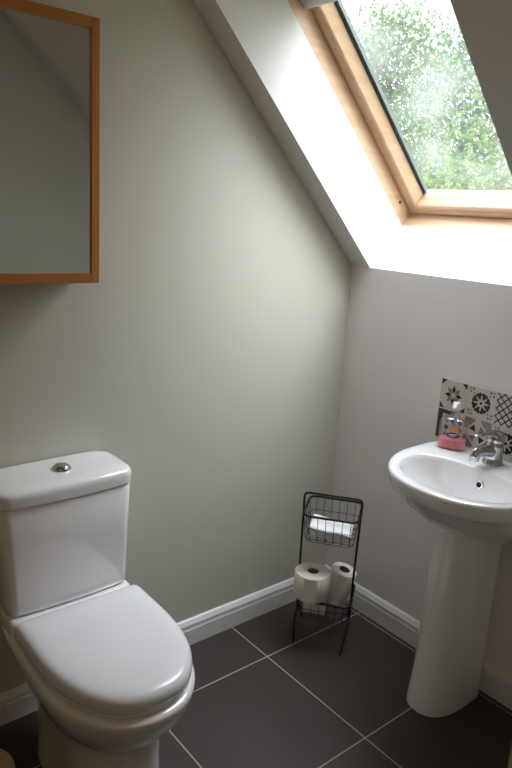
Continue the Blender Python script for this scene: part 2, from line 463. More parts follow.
# cistern body, tapering downwards with a bowed front
def cring(z, x1, hw, r, bow, x0=0.004):
    pts = rrect(x0, x1, TC-hw, TC+hw, r, z, 8)
    # resample the front edge with a bow
    out = []
    for i, p in enumerate(pts):
        out.append(p)
    front = []
    n = 14
    a = pts[-1]; b = pts[0]          # from the -y corner to the +y corner along the front
    for k in range(1, n):
        t = k/n
        front.append(a.lerp(b, t))
    out = out + front
    for p in out:
        if p.x > x1-r*1.05:
            t = (p.y-TC)/hw
            p.x += bow*(1-t*t)
    return out
bm = bmesh.new()
loft(bm, [cring(0.4412, 0.152, 0.154, 0.02, 0.008), cring(0.4446, 0.152, 0.154, 0.02, 0.008), cring(0.4450, 0.167, 0.167, 0.024, 0.009), cring(0.4475, 0.172, 0.171, 0.026, 0.009), cring(0.465, 0.173, 0.173, 0.028, 0.010),
          cring(0.62, 0.173, 0.180, 0.030, 0.011), cring(0.742, 0.173, 0.187, 0.032, 0.012), cring(0.7462, 0.170, 0.185, 0.030, 0.012)])
tobj('cistern', bm, M_cer, angle=60)
bm = bmesh.new()
loft(bm, [cring(0.7464, 0.160, 0.174, 0.030, 0.012), cring(0.7496, 0.160, 0.174, 0.030, 0.012), cring(0.7500, 0.172, 0.186, 0.034, 0.012), cring(0.7515, 0.1765, 0.190, 0.036, 0.012), cring(0.774, 0.1775, 0.191, 0.036, 0.012),
          cring(0.783, 0.176, 0.190, 0.036, 0.012), cring(0.789, 0.171, 0.186, 0.034, 0.012), cring(0.7925, 0.163, 0.180, 0.032, 0.011), cring(0.7945, 0.13, 0.16, 0.03, 0.01), cring(0.795, 0.10, 0.12, 0.02, 0.01)])
clid = tobj('cistern_lid', bm, M_cer, angle=60)
# dual flush button
BC = (0.088, TC+0.012, 0.795)
bm = bmesh.new()
add_lathe(bm, [(0.026, 0.0), (0.026, 0.003), (0.024, 0.006), (0.021, 0.0068)], Matrix.Translation(BC), 32)
bm.transform(TI)
obj('flush_button', bm, M_chrome, clid)
for sg, nm in ((-1, 'button_half'), (1, 'button_half')):
    bm = bmesh.new()
    def half(r, z):
        out = []
        for i in range(17):
            a = -PI/2+PI*i/16
            out.append(Vector((BC[0]+sg*(0.0008+r*math.cos(a)*1.0), BC[1]+r*math.sin(a), z)))
        return out
    loft(bm, [half(0.0205, BC[2]+0.006), half(0.0205, BC[2]+0.009), half(0.018, BC[2]+0.0115), half(0.010, BC[2]+0.0135)])
    bm.transform(TI); obj(nm, bm, M_chrome, clid, angle=50)
# seat and lid
def S(b, f, hw, z, eb=26, ef=2.35): return dring(TC+0.004, b, f-0.005, 0.33, hw, eb, ef, z-0.006, n=160)
bm = bmesh.new()
loft(bm, [S(0.207, 0.633, 0.174, 0.4075), S(0.206, 0.636, 0.177, 0.410), S(0.206, 0.637, 0.178, 0.416), S(0.208, 0.634, 0.175, 0.4185)])
tobj('seat', bm, M_seat, angle=60)
bm = bmesh.new()
loft(bm, [S(0.207, 0.636, 0.176, 0.4195), S(0.205, 0.639, 0.179, 0.4215), S(0.204, 0.640, 0.180, 0.436), S(0.205, 0.638, 0.1785, 0.447),
          S(0.207, 0.633, 0.174, 0.4545), S(0.211, 0.624, 0.167, 0.4595), S(0.220, 0.610, 0.156, 0.4625), S(0.25, 0.57, 0.13, 0.4640), S(0.30, 0.48, 0.07, 0.4645)])
tobj('seat_lid', bm, M_seat, angle=60)
for sg in (-1, 1):
    bm = bmesh.new()
    add_lathe(bm, [(0.012, -0.03), (0.013, -0.028), (0.013, 0.028), (0.012, 0.03)], Matrix.Translation((0.2045, TC+sg*0.085, 0.424)) @ Matrix.Rotation(PI/2, 4, 'X'), 16)
    tobj('hinge', bm, M_seat)

# ------------------------------------------------------------------ cream pot on the floor left of the toilet
pot = empty('waste_bin', (0.352, -1.492, 0)); tag(pot, 'cream rounded bin on the floor left of the toilet', 'bin')
bm = bmesh.new()
add_lathe(bm, [(0.058, 0.0), (0.062, 0.004), (0.069, 0.10), (0.074, 0.170), (0.074, 0.175)], n=40)
obj('bin_body', bm, M_cream, pot)
bm = bmesh.new()
add_lathe(bm, [(0.077, 0.176), (0.079, 0.18), (0.078, 0.188), (0.072, 0.198), (0.058, 0.205), (0.035, 0.209), (0.012, 0.210)], n=40)
obj('lid', bm, M_cream, pot)

# ------------------------------------------------------------------ washbasin
BX = 0.720
bas = empty('washbasin', (BX, 0, 0)); tag(bas, 'white pedestal washbasin with chrome mixer tap on the knee wall', 'washbasin')
SI = Matrix.Translation((-BX, 0, 0))
def sobj(name, bm, m, parent=bas, **k):
    bm.transform(SI); return obj(name, bm, m, parent, **k)
def B(back, front, mid, hw, eb, ef, z): return dring(BX, back, front, mid, hw, eb, ef, z, n=96, axis='y')
bm = bmesh.new()
RZ = 0.7975
outer = [B(0.004, 0.225, 0.11, 0.100, 6, 2.2, 0.600), B(0.004, 0.250, 0.12, 0.120, 6, 2.2, 0.613), B(0.004, 0.292, 0.13, 0.152, 6, 2.2, 0.640), B(0.004, 0.338, 0.14, 0.188, 6, 2.2, 0.674),
         B(0.004, 0.378, 0.15, 0.214, 6, 2.2, 0.710), B(0.004, 0.396, 0.155, 0.226, 6, 2.2, 0.737), B(0.004, 0.402, 0.155, 0.230, 6, 2.2, 0.742), B(0.004, 0.412, 0.155, 0.236, 6, 2.2, 0.746),
         B(0.004, 0.420, 0.155, 0.241, 6, 2.2, 0.760), B(0.004, 0.425, 0.155, 0.2425, 6, 2.2, 0.786), B(0.004, 0.423, 0.155, 0.241, 6, 2.2, 0.7935), B(0.006, 0.417, 0.155, 0.239, 6, 2.2, RZ-0.001),
         B(0.01, 0.408, 0.155, 0.232, 6, 2.2, RZ)]
def I(back, front, mid, hw, eb, ef, z): return B(back, front, mid, hw, eb, ef, z)
inner = [I(0.138, 0.386, 0.232, 0.192, 2.5, 2.2, RZ-0.001), I(0.142, 0.381, 0.232, 0.188, 2.5, 2.2, RZ-0.004), I(0.145, 0.373, 0.234, 0.183, 2.5, 2.2, RZ-0.018),
         I(0.149, 0.354, 0.236, 0.168, 2.5, 2.2, RZ-0.055), I(0.155, 0.327, 0.239, 0.144, 2.5, 2.2, RZ-0.09), I(0.168, 0.294, 0.238, 0.108, 2.4, 2.2, RZ-0.118),
         I(0.195, 0.264, 0.235, 0.06, 2.2, 2.2, RZ-0.132), I(0.214, 0.252, 0.233, 0.02, 2, 2, RZ-0.136)]
loft(bm, outer+inner, cap0=True, cap1=True)
sobj('bowl', bm, M_cer, angle=50)
bm = bmesh.new()
PX = BX-0.029
def PR(front, hw, z, mid=0.13): return dring(PX, 0.03, front, mid, hw, 8, 2.4, z, n=96, axis='y')
loft(bm, [PR(0.274, 0.082, 0.0), PR(0.274, 0.082, 0.01), PR(0.269, 0.083, 0.03), PR(0.250, 0.084, 0.12), PR(0.233, 0.083, 0.35), PR(0.224, 0.083, 0.55), PR(0.222, 0.084, 0.602)])
sobj('pedestal', bm, M_cer, angle=60)
# overflow ring on the back slope of the bowl and waste
MO = Matrix.Translation((BX+0.006, -0.1490, RZ-0.046)) @ Matrix.Rotation(math.radians(78), 4, 'X')
bm = bmesh.new(); add_lathe(bm, [(0.0135, -0.004), (0.0135, 0.0025), (0.012, 0.004), (0.0085, 0.004), (0.0075, 0.0015)], MO, 24)
ov = sobj('overflow_ring', bm, M_chrome)
bm = bmesh.new(); add_lathe(bm, [(0.0075, 0.0022), (0.004, 0.0024)], MO, 24); bm.transform(SI)
obj('overflow_hole', bm, M_dark, ov)
bm = bmesh.new(); add_lathe(bm, [(0.024, RZ-0.137), (0.024, RZ-0.1335), (0.020, RZ-0.131), (0.006, RZ-0.130)], Matrix.Translation((BX, -0.231, 0)), 24)
sobj('waste', bm, M_chrome)
# mixer tap
TX, TY = BX-0.011, -0.066
tap_m = bmesh.new()
add_lathe(tap_m, [(0.031, RZ-0.001), (0.031, RZ+0.004), (0.0285, RZ+0.010), (0.0265, RZ+0.02), (0.0255, RZ+0.055), (0.0265, RZ+0.064), (0.024, RZ+0.068), (0.012, RZ+0.069)], Matrix.Translation((TX, TY, 0)), 32)
tap = sobj('tap', tap_m, M_chrome, angle=50)
# spout: leaves the body at half height, runs out over the bowl and ends in a down-turned aerator
bm = bmesh.new()
sp = [(TX, TY-0.008, RZ+0.038), (TX, TY-0.04, RZ+0.047), (TX, TY-0.070, RZ+0.053), (TX, TY-0.092, RZ+0.055), (TX, TY-0.102, RZ+0.051), (TX, TY-0.104, RZ+0.042)]
sp = fillet(sp, 0.012, 4)
add_tube(bm, sp, 0.014, 16, radii=[0.018-0.004*i/(len(sp)-1) for i in range(len(sp))])
bm.transform(SI); obj('spout', bm, M_chrome, tap)
bm = bmesh.new(); add_lathe(bm, [(0.0135, 0.0), (0.0145, 0.002), (0.0145, 0.014), (0.012, 0.016)], Matrix.Translation((TX, TY-0.104, RZ+0.029)), 20)
bm.transform(SI); obj('aerator', bm, M_chrome, tap)
# lever: domed cap with a flat handle forwards
bm = bmesh.new(); add_lathe(bm, [(0.0262, RZ+0.070), (0.0275, RZ+0.074), (0.0265, RZ+0.090), (0.020, RZ+0.100), (0.009, RZ+0.104)], Matrix.Translation((TX, TY, 0)), 32)
bm.transform(SI); obj('lever_cap', bm, M_chrome, tap, angle=50)
bm = bmesh.new()
rings = []
for t, w, h, dz in ((0.0, 0.016, 0.009, 0.094), (0.03, 0.0145, 0.0075, 0.099), (0.06, 0.013, 0.0055, 0.104), (0.095, 0.0135, 0.005, 0.108), (0.110, 0.0125, 0.004, 0.109), (0.115, 0.008, 0.002, 0.109)):
    rings.append([Vector((TX+w*math.cos(2*PI*i/16), TY-0.005-t, RZ+dz+h*math.sin(2*PI*i/16))) for i in range(16)])
loft(bm, rings); bm.transform(SI); obj('lever', bm, M_chrome, tap)

# ------------------------------------------------------------------ patterned tile splashback
SX0, SX1, SZ0, SZ1 = 0.455, 0.455+0.1025*5, 0.7990, 1.0025
spl = empty('splashback', ((SX0+SX1)/2, -0.002, SZ0)); tag(spl, 'splashback of black and cream patterned tiles behind the basin', 'splashback')
bm = bmesh.new()
SY = -0.0095
add_box(bm, (SX0, SY+0.001, SZ0), (SX1, -0.002, SZ1), mi=3)
TS = 0.1015; P0 = 0.1025
def face(pts, mi, y):
    f = bm.faces.new([bm.verts.new((x, y, z)) for x, z in pts]); f.material_index = mi
def ngon(cx, cz, r, n, mi, y, a0=0, sx=1, sz=1):
    face([(cx+sx*r*math.cos(a0+2*PI*i/n), cz+sz*r*math.sin(a0+2*PI*i/n)) for i in range(n)], mi, y)
def petal(cx, cz, a, r0, r1, w, mi, y):
    d = (math.cos(a), math.sin(a)); p = (-d[1], d[0]); rm = r0+(r1-r0)*0.45
    face([(cx+d[0]*r0, cz+d[1]*r0), (cx+d[0]*rm+p[0]*w, cz+d[1]*rm+p[1]*w), (cx+d[0]*r1, cz+d[1]*r1), (cx+d[0]*rm-p[0]*w, cz+d[1]*rm-p[1]*w)], mi, y)
def bar(x0, z0, x1, z1, w, mi, y):
    dx, dz = x1-x0, z1-z0; l = math.hypot(dx, dz); nx, nz = -dz/l*w/2, dx/l*w/2
    face([(x0+nx, z0+nz), (x1+nx, z1+nz), (x1-nx, z1-nz), (x0-nx, z0-nz)], mi, y)
Y1 = SY-0.0004; Y2 = SY-0.0007
def star(cx, cz):
    for k in range(8):
        petal(cx, cz, PI/4*k+0.0, 0.006, 0.034, 0.0075, 1 if k % 2 == 0 else 2, Y1)
    h = TS/2-0.003
    for sx in (-1, 1):
        for sz in (-1, 1):
            face([(cx+sx*h, cz+sz*h), (cx+sx*(h-0.019), cz+sz*h), (cx+sx*h, cz+sz*(h-0.019))], 1, Y1)
def medallion(cx, cz):
    for k in range(8):
        a = PI/4*k+PI/8
        petal(cx, cz, a, 0.010, 0.0335, 0.0062, 1, Y1)
        for da in (-0.19, 0.19):
            ngon(cx+0.0285*math.cos(a+da), cz+0.0285*math.sin(a+da), 0.0058, 10, 1, Y1-0.00005*(1 if da > 0 else 2))
    ngon(cx, cz, 0.005, 10, 1, Y1)
    h = TS/2-0.010
    for sx in (-1, 1):
        for sz in (-1, 1):
            for ox, oz in ((0, 0), (-0.010, 0), (0, -0.010), (-0.012, -0.012)):
                ngon(cx+sx*(h+ox), cz+sz*(h+oz), 0.0042, 4, 2 if ox == oz else 1, Y1)
def lattice(cx, cz):
    h = TS/2-0.002; w = 0.0038
    st = 2*h/4
    for k in range(-4, 5):
        c = k*st
        for sg in (1, -1):
            a = max(-h, -h+c if c > 0 else -h); x0 = max(-h, -h+c); x1 = min(h, h+c)
            bar(cx+x0, cz+sg*(x0-c), cx+x1, cz+sg*(x1-c), w, 1, Y1 if sg > 0 else Y2) if x1-x0 > 0.004 else None
    for i in range(-2, 3):
        for j in range(-2, 3):
            if abs(i)+abs(j) < 4:
                ngon(cx+i*st, cz+j*st, 0.0035, 4, 2, Y1)
def triangles(cx, cz):
    h = TS/2-0.003
    for k in range(4):
        a = PI/2*k
        c, s = math.cos(a), math.sin(a)
        rot = lambda p: (cx+p[0]*c-p[1]*s, cz+p[0]*s+p[1]*c)
        face([rot((h, h)), rot((h*0.35, h)), rot((h, h*0.35))], 2, Y1)
        face([rot((0.006, 0.006)), rot((h*0.62, 0.012)), rot((0.012, h*0.62))], 1 if k % 2 else 2, Y1)
        bar(*rot((h*0.25, h*0.95)), *rot((h*0.95, h*0.25)), 0.008, 2, Y2)
def zigzag(cx, cz):
    h = TS/2-0.002
    face([(cx-h, cz+h), (cx+h*0.35, cz+h), (cx+h*0.2, cz+h*0.72), (cx-h*0.62, cz+h*0.72), (cx-h*0.66, cz-h), (cx-h, cz-h)], 1, Y1)
    for k in range(3):
        for j in range(3):
            ngon(cx-h*0.25+k*0.025, cz+h*0.35-j*0.025, 0.010, 4, 1 if (k+j) % 2 else 2, Y1)
pats = [[star, medallion, lattice, triangles, star], [zigzag, triangles, medallion, star, lattice]]
for r in range(2):
    for c in range(5):
        x0 = SX0+c*P0+0.0005; z1 = SZ1-0.0005-r*0.1015
        add_box(bm, (x0, SY, z1-0.1005), (x0+TS, -0.003, z1), mi=0)
        pats[r][c](x0+TS/2, z1-0.1005/2)
bm.transform(Matrix.Translation(-Vector(spl.location)))
obj('tile_panel', bm, [M_tile_w, M_tile_k, M_tile_g, M_grout], spl, smooth=False, recalc=False)

# ------------------------------------------------------------------ soap bottle on the basin's left corner
SPX, SPY = 0.556, -0.060
soap = empty('soap_bottle', (SPX, SPY, RZ+0.0005), (0, 0, math.radians(24))); tag(soap, 'clear pump bottle of pink hand soap on the basin corner', 'soap bottle')
def oval(hx, hy, z, e=3.2, n=40):
    out = []
    for i in range(n):
        a = 2*PI*i/n; c, s = math.cos(a), math.sin(a)
        out.append(Vector((math.copysign(abs(c)**(2/e), c)*hx, math.copysign(abs(s)**(2/e), s)*hy, z)))
    return out
def clear_plastic():
    m = bpy.data.materials.new('clear_plastic'); m.use_nodes = True
    nt = m.node_tree; nt.nodes.clear(); L = nt.links.new
    out = nt.nodes.new('ShaderNodeOutputMaterial')
    t = nt.nodes.new('ShaderNodeBsdfTransparent'); t.inputs[0].default_value = (0.93, 0.93, 0.93, 1)
    g = nt.nodes.new('ShaderNodeBsdfGlossy'); g.inputs['Roughness'].default_value = 0.08
    f = nt.nodes.new('ShaderNodeLayerWeight'); f.inputs[0].default_value = 0.25
    mx = nt.nodes.new('ShaderNodeMixShader'); L(f.outputs['Facing'], mx.inputs[0]); L(t.outputs[0], mx.inputs[1]); L(g.outputs[0], mx.inputs[2]); L(mx.outputs[0], out.inputs[0])
    return m
M_clear = clear_plastic()
M_pink = mat('pink_soap', (240, 120, 128), 0.3, coat=0.3, noise=0.12, nscale=70)
M_pink.node_tree.nodes['Principled BSDF'].inputs['Subsurface Weight'].default_value = 0.0
bm = bmesh.new()
loft(bm, [oval(0.038, 0.022, 0.0), oval(0.0435, 0.0265, 0.004), oval(0.044, 0.027, 0.05), oval(0.043, 0.026, 0.084), oval(0.041, 0.0245, 0.094), oval(0.036, 0.021, 0.0985), oval(0.0165, 0.0165, 0.101, 2.0), oval(0.0135, 0.0135, 0.103, 2.0), oval(0.0135, 0.0135, 0.108, 2.0)])
body = obj('bottle_body', bm, M_clear, soap, angle=60)
bm = bmesh.new()
loft(bm, [oval(0.037, 0.021, 0.001), oval(0.0427, 0.0257, 0.0045), oval(0.0432, 0.0262, 0.030), oval(0.0425, 0.0255, 0.0305)])
obj('pink_liquid', bm, M_pink, body, angle=60)
bm = bmesh.new()
add_tube(bm, [(0, 0, 0.108), (0, 0, 0.02)], 0.0025, 8)
obj('dip_tube', bm, M_blind, body)
# printed label on the camera side: orange fruit, blue oval with white script-like stroke
M_or = mat('label_orange', (232, 138, 84), 0.4); M_blue = mat('label_blue', (44, 52, 92), 0.4); M_lw = mat('label_white', (225, 225, 228), 0.4); M_red = mat('label_red', (170, 70, 66), 0.4)
bm = bmesh.new()
def lab(cx, cz, rx, rz, mi, lift, n=24, a0=0.0, sk=0.0):
    vs = []
    for i in range(n):
        a = 2*PI*i/n; x = cx+rx*math.cos(a); z = cz+rz*math.sin(a)+sk*(x-cx)
        y = -0.0271*(max(0.0, 1-abs(x/0.0441)**3.2))**(1/3.2)-lift
        vs.append(bm.verts.new((x, y, z)))
    bm.faces.new(vs).material_index = mi
lab(0.004, 0.068, 0.012, 0.0095, 0, 0.0004); lab(0.014, 0.066, 0.007, 0.008, 0, 0.0003); lab(0.0235, 0.066, 0.0035, 0.0075, 3, 0.0004); lab(0.006, 0.061, 0.012, 0.003, 0, 0.0005)
lab(0.005, 0.0505, 0.0225, 0.0105, 2, 0.0006); lab(0.005, 0.0505, 0.0213, 0.0094, 1, 0.0009)
lab(0.005, 0.0517, 0.015, 0.0016, 2, 0.0012, 12, sk=0.10); lab(0.005, 0.0472, 0.011, 0.0010, 2, 0.0012, 12)
obj('label', bm, [M_or, M_blue, M_lw, M_red], body, smooth=False, recalc=False)
bm = bmesh.new()
add_lathe(bm, [(0.0145, 0.1025), (0.0145, 0.113), (0.009, 0.116), (0.0045, 0.117), (0.0045, 0.130)], n=24)
pump = obj('pump_collar', bm, M_clear, soap)
bm = bmesh.new()
add_lathe(bm, [(0.011, 0.129), (0.0135, 0.131), (0.0135, 0.145), (0.011, 0.150), (0.005, 0.151)], n=20)
add_tube(bm, [(0, -0.004, 0.143), (0, -0.026, 0.144), (0, -0.034, 0.138)], 0.0055, 12, radii=[0.0075, 0.0065, 0.0055])
obj('pump_head', bm, mat('pump_white', (236, 232, 238), 0.35), soap)

# ------------------------------------------------------------------ mirror cabinet
MX, MY1, MY0, MZ0, MZ1 = 0.118, -1.066, -1.54, 1.300, 1.922
mir = empty('mirror_cabinet', (0, (MY0+MY1)/2, MZ0), (math.radians(-0.55), 0, 0)); tag(mir, 'wall cabinet with mirror door in orange pine frame above the toilet', 'mirror cabinet')
CI = Matrix.Translation(-Vector(mir.location))
bm = box((0.002, MY0+0.004, MZ0+0.003), (MX-0.022, MY1-0.004, MZ1-0.003)); bm.transform(CI)
obj('carcass', bm, M_oak, mir, smooth=False, bevel=0.002)
fwid, fst = 0.025, 0.021
door = None
for nm, lo, hi, mm in (('door_frame_stile', (MX-0.02, MY1-fst, MZ0), (MX, MY1, MZ1), M_oak), ('door_frame_stile', (MX-0.02, MY0, MZ0), (MX, MY0+fst, MZ1), M_oak),
                       ('door_frame_rail', (MX-0.02, MY0+fst, MZ0), (MX, MY1-fst, MZ0+fwid), M_oak_h), ('door_frame_rail', (MX-0.02, MY0+fst, MZ1-fwid), (MX, MY1-fst, MZ1), M_oak_h)):
    bm = box(lo, hi); bm.transform(CI); obj(nm, bm, mm, mir, smooth=False, bevel=0.0015)
bm = box((MX-0.0215, MY0+fst-0.004, MZ0+fwid-0.004), (MX-0.007, MY1-fst+0.004, MZ1-fwid+0.004)); bm.transform(CI)
obj('mirror_glass', bm, M_mirror, mir, smooth=False)

# ------------------------------------------------------------------ wire rack in the corner
FL = Vector((0.215, -0.365, 0)); U = Vector((0.846, 0.533, 0)).normalized(); V = Vector((-0.533, 0.846, 0)).normalized()
ang = math.atan2(U.y, U.x)+0.095
rack = empty('wire_rack', FL, (0, 0, ang)); tag(rack, 'black wire two-tier toilet roll rack standing in the corner', 'rack')
# local axes: x = width (0..0.195), y = depth towards the corner (0..0.145), z up
RW, RD = 0.190, 0.178
FY = 0.080
bm = bmesh.new()
loop = fillet([(-0.005, FY, 0.085), (-0.008, FY, 0.30), (-0.009, FY, 0.553), (RW+0.003, FY, 0.553), (RW-0.002, FY, 0.30), (RW-0.004, FY, 0.085)], 0.018, 6)
add_tube(bm, loop, 0.0042, 8)
obj('frame', bm, M_black, rack)
for x, sg, fx in ((-0.006, -1, 0.0), (RW-0.004, -1, 0.171), (-0.006, 1, 0.0), (RW-0.004, 1, RW-0.010)):
    bm = bmesh.new()
    yf = (-0.019 if x > 0.1 else 0.0) if sg < 0 else RD-0.004
    add_tube(bm, fillet([(x, FY, 0.10), (x, FY+(yf-FY)*0.55, 0.085), (fx, yf, 0.0)], 0.02, 4), 0.004, 8)
    obj('leg', bm, M_black, rack)
def basket(zr, zb, thick):
    bm = bmesh.new()
    rim = fillet([(0, 0, zr), (RW, 0, zr), (RW, RD, zr), (0, RD, zr)], 0.032, 6, closed=True)
    add_tube(bm, rim, thick, 8, closed=True)
    ins = 0.012
    bot = fillet([(ins, ins, zb), (RW-ins, ins, zb), (RW-ins, RD-ins, zb), (ins, RD-ins, zb)], 0.03, 6, closed=True)
    add_tube(bm, bot, 0.0013, 6, closed=True)
    zm = (zr+zb)/2
    h = ins*0.5
    add_tube(bm, fillet([(h, h, zm), (RW-h, h, zm), (RW-h, RD-h, zm), (h, RD-h, zm)], 0.031, 6, closed=True), 0.0011, 6, closed=True)
    n = 6
    for k in range(n):
        x = 0.024+(RW-0.048)*k/(n-1)
        xb = ins+0.014+(RW-2*ins-0.028)*k/(n-1)
        add_tube(bm, fillet([(x, 0.0, zr), (xb, ins, zb), (xb, RD-ins, zb), (x, RD, zr)], 0.012, 3), 0.0011, 6)
    for k in range(4):
        y = 0.026+(RD-0.052)*k/3
        yb = ins+0.014+(RD-2*ins-0.028)*k/3
        add_tube(bm, fillet([(0.0, y, zr), (ins, yb, zb+0.0015), (RW-ins, yb, zb+0.0015), (RW, y, zr)], 0.012, 3), 0.0011, 6)
    return bm
obj('upper_basket', basket(0.501, 0.402, 0.0045), M_black, rack)
obj('lower_basket', basket(0.178, 0.106, 0.0045), M_black, rack)

# toilet rolls (one of each made, then placed); axis z, origin at the bottom
def roll(name, r, h, m, rc=0.021):
    root = empty(name)
    bm = bmesh.new()
    n = 48
    prof = [(rc, 0.0), (r-0.003, 0.0), (r, 0.003), (r, h-0.003), (r-0.003, h), (rc, h)]
    rings = []
    for rr, z in prof:
        rings.append([Vector(((rr*(1+0.006*math.sin(3*2*PI*i/n+h*50)))*math.cos(2*PI*i/n), rr*math.sin(2*PI*i/n), z)) for i in range(n)])
    Rr = loft(bm, rings, False, False)
    for i in range(n):
        bm.faces.new((Rr[-1][i], Rr[-1][(i+1) % n], Rr[0][(i+1) % n], Rr[0][i]))
    # loose last sheet
    pts = [(r+0.0012)*1.0 for _ in range(8)]
    a = [[Vector(((r+0.0004+0.0008*k/7)*math.cos(-1.9+0.10*k), (r+0.0004+0.0008*k/7)*math.sin(-1.9+0.10*k), z)) for k in range(8)] for z in (0.002, h-0.002)]
    loft(bm, a, False, False, closed=False)
    obj('paper', bm, m, root, angle=45)
    bm = bmesh.new()
    rings = [[Vector((rr*math.cos(2*PI*i/24), rr*math.sin(2*PI*i/24), z)) for i in range(24)] for rr, z in ((rc-0.0005, 0.0), (rc-0.0005, h-0.001), (rc-0.002, h-0.001), (rc-0.002, 0.0))]
    q = loft(bm, rings, False, False)
    for i in range(24): bm.faces.new((q[-1][i], q[-1][(i+1) % 24], q[0][(i+1) % 24], q[0][i]))
    obj('cardboard_core', bm, M_card, root)
    return root
MR = Matrix.Translation(FL) @ Matrix.Rotation(ang, 4, 'Z')
def place(o, x, y, z, rx=0, ry=0, rz=0):
    M = MR @ Matrix.Translation((x, y, z)) @ Matrix.Rotation(rz, 4, 'Z') @ Matrix.Rotation(ry, 4, 'Y') @ Matrix.Rotation(rx, 4, 'X')
    o.matrix_world = M
G = 'toilet rolls in the lower basket of the rack'
r1 = roll('toilet_roll', 0.0320, 0.080, M_paper, 0.019); place(r1, 0.020, 0.046, 0.1425, 0, PI/2)
tag(r1, 'nearly used toilet roll lying lowest in the basket behind its front wires', 'toilet roll', G)
r2 = roll('toilet_roll', 0.0643, 0.092, M_paper); place(r2, 0.047, 0.033, 0.187, math.radians(-2), 0)
tag(r2, 'large cream toilet roll on top, nearest the front of the wire rack', 'toilet roll', G)
r3 = roll('toilet_roll', 0.0465, 0.127, M_paperw); place(r3, 0.121, 0.122, 0.134, 0, math.radians(14))
tag(r3, 'whiter toilet roll leaning behind the large cream one by the right upright', 'toilet roll', G)

# folded white cloth in the upper basket
def cloth():
    bm = bmesh.new(); rr = random.Random(5)
    nx, ny = 26, 16
    def layer(x0, x1, y0, y1, zf, th):
        top, bot = [], []
        for j in range(ny+1):
            rt, rb = [], []
            for i in range(nx+1):
                u, v = i/nx, j/ny
                e = min(u, 1-u, v*0.8, (1-v)*0.8)
                k = min(1, e/0.09)
                x = x0+(x1-x0)*u; y = y0+(y1-y0)*v
                zc = zf(u, v)
                t = th*math.sqrt(max(0.0, 1-(1-k)**2))+0.0006
                rt.append(bm.verts.new((x, y, zc+t/2))); rb.append(bm.verts.new((x, y, zc-t/2)))
            top.append(rt); bot.append(rb)
        for j in range(ny):
            for i in range(nx):
                bm.faces.new((top[j][i], top[j][i+1], top[j+1][i+1], top[j+1][i])); bm.faces.new((bot[j][i], bot[j+1][i], bot[j+1][i+1], bot[j][i+1]))
        for i in range(nx):
            bm.faces.new((top[0][i], bot[0][i], bot[0][i+1], top[0][i+1])); bm.faces.new((top[ny][i], top[ny][i+1], bot[ny][i+1], bot[ny][i]))
        for j in range(ny):
            bm.faces.new((top[j][0], top[j+1][0], bot[j+1][0], bot[j][0])); bm.faces.new((top[j][nx], bot[j][nx], bot[j+1][nx], top[j+1][nx]))
    w = lambda u, v, p: 0.003*math.sin(7*u+p)+0.002*math.sin(9*v+2*p+4*u)
    layer(0.028, 0.160, 0.030, 0.125, lambda u, v: 0.4145+w(u, v, 0)*0.6, 0.012)
    layer(0.024, 0.155, 0.026, 0.130, lambda u, v: 0.4320-0.010*u+w(u, v, 1.3)*0.5, 0.011)
    layer(0.022, 0.168, 0.022, 0.128, lambda u, v: 0.4500-0.017*u+w(u, v, 2.1)*0.7, 0.013)
    return bm
cl = empty('folded_cloth'); cl.matrix_world = MR
tag(cl, 'folded white cloth lying in the upper basket of the wire rack', 'cloth')
o = obj('cloth_layers', cloth(), M_cloth, cl, angle=80)

# ------------------------------------------------------------------ outside: ground and trees beyond the roof window
GZ = -2.9
bm = bmesh.new(); bm.faces.new([bm.verts.new(p) for p in ((-60, 0.9, GZ), (40, 0.9, GZ), (40, 80, GZ), (-60, 80, GZ))])
g = obj('ground', bm, mat('lawn', (92, 120, 62), 0.9, noise=0.25, nscale=2), smooth=False); struct(g, 'lawn outside', 'ground')
def leaf_material(name, c1, c2):
    m = bpy.data.materials.new(name); m.use_nodes = True
    nt = m.node_tree; nt.nodes.clear(); L = nt.links.new
    out = nt.nodes.new('ShaderNodeOutputMaterial')
    ge = nt.nodes.new('ShaderNodeNewGeometry')
    r = nt.nodes.new('ShaderNodeValToRGB'); r.color_ramp.elements[0].color = (*lin(c1), 1); r.color_ramp.elements[1].color = (*lin(c2), 1)
    L(ge.outputs['Random Per Island'], r.inputs['Fac'])
    d = nt.nodes.new('ShaderNodeBsdfDiffuse'); t = nt.nodes.new('ShaderNodeBsdfTranslucent')
    L(r.outputs[0], d.inputs[0]); L(r.outputs[0], t.inputs[0])
    mx = nt.nodes.new('ShaderNodeMixShader'); mx.inputs[0].default_value = 0.4
    L(d.outputs[0], mx.inputs[1]); L(t.outputs[0], mx.inputs[2]); L(mx.outputs[0], out.inputs[0])
    return m
M_leaf = [leaf_material('leaf_mid', (70, 94, 52), (112, 134, 80)), leaf_material('leaf_light', (84, 112, 52), (128, 150, 78)), leaf_material('leaf_dark', (66, 92, 66), (100, 124, 90))]
M_bark = mat('bark', (88, 76, 64), 0.9, noise=0.3, nscale=12)
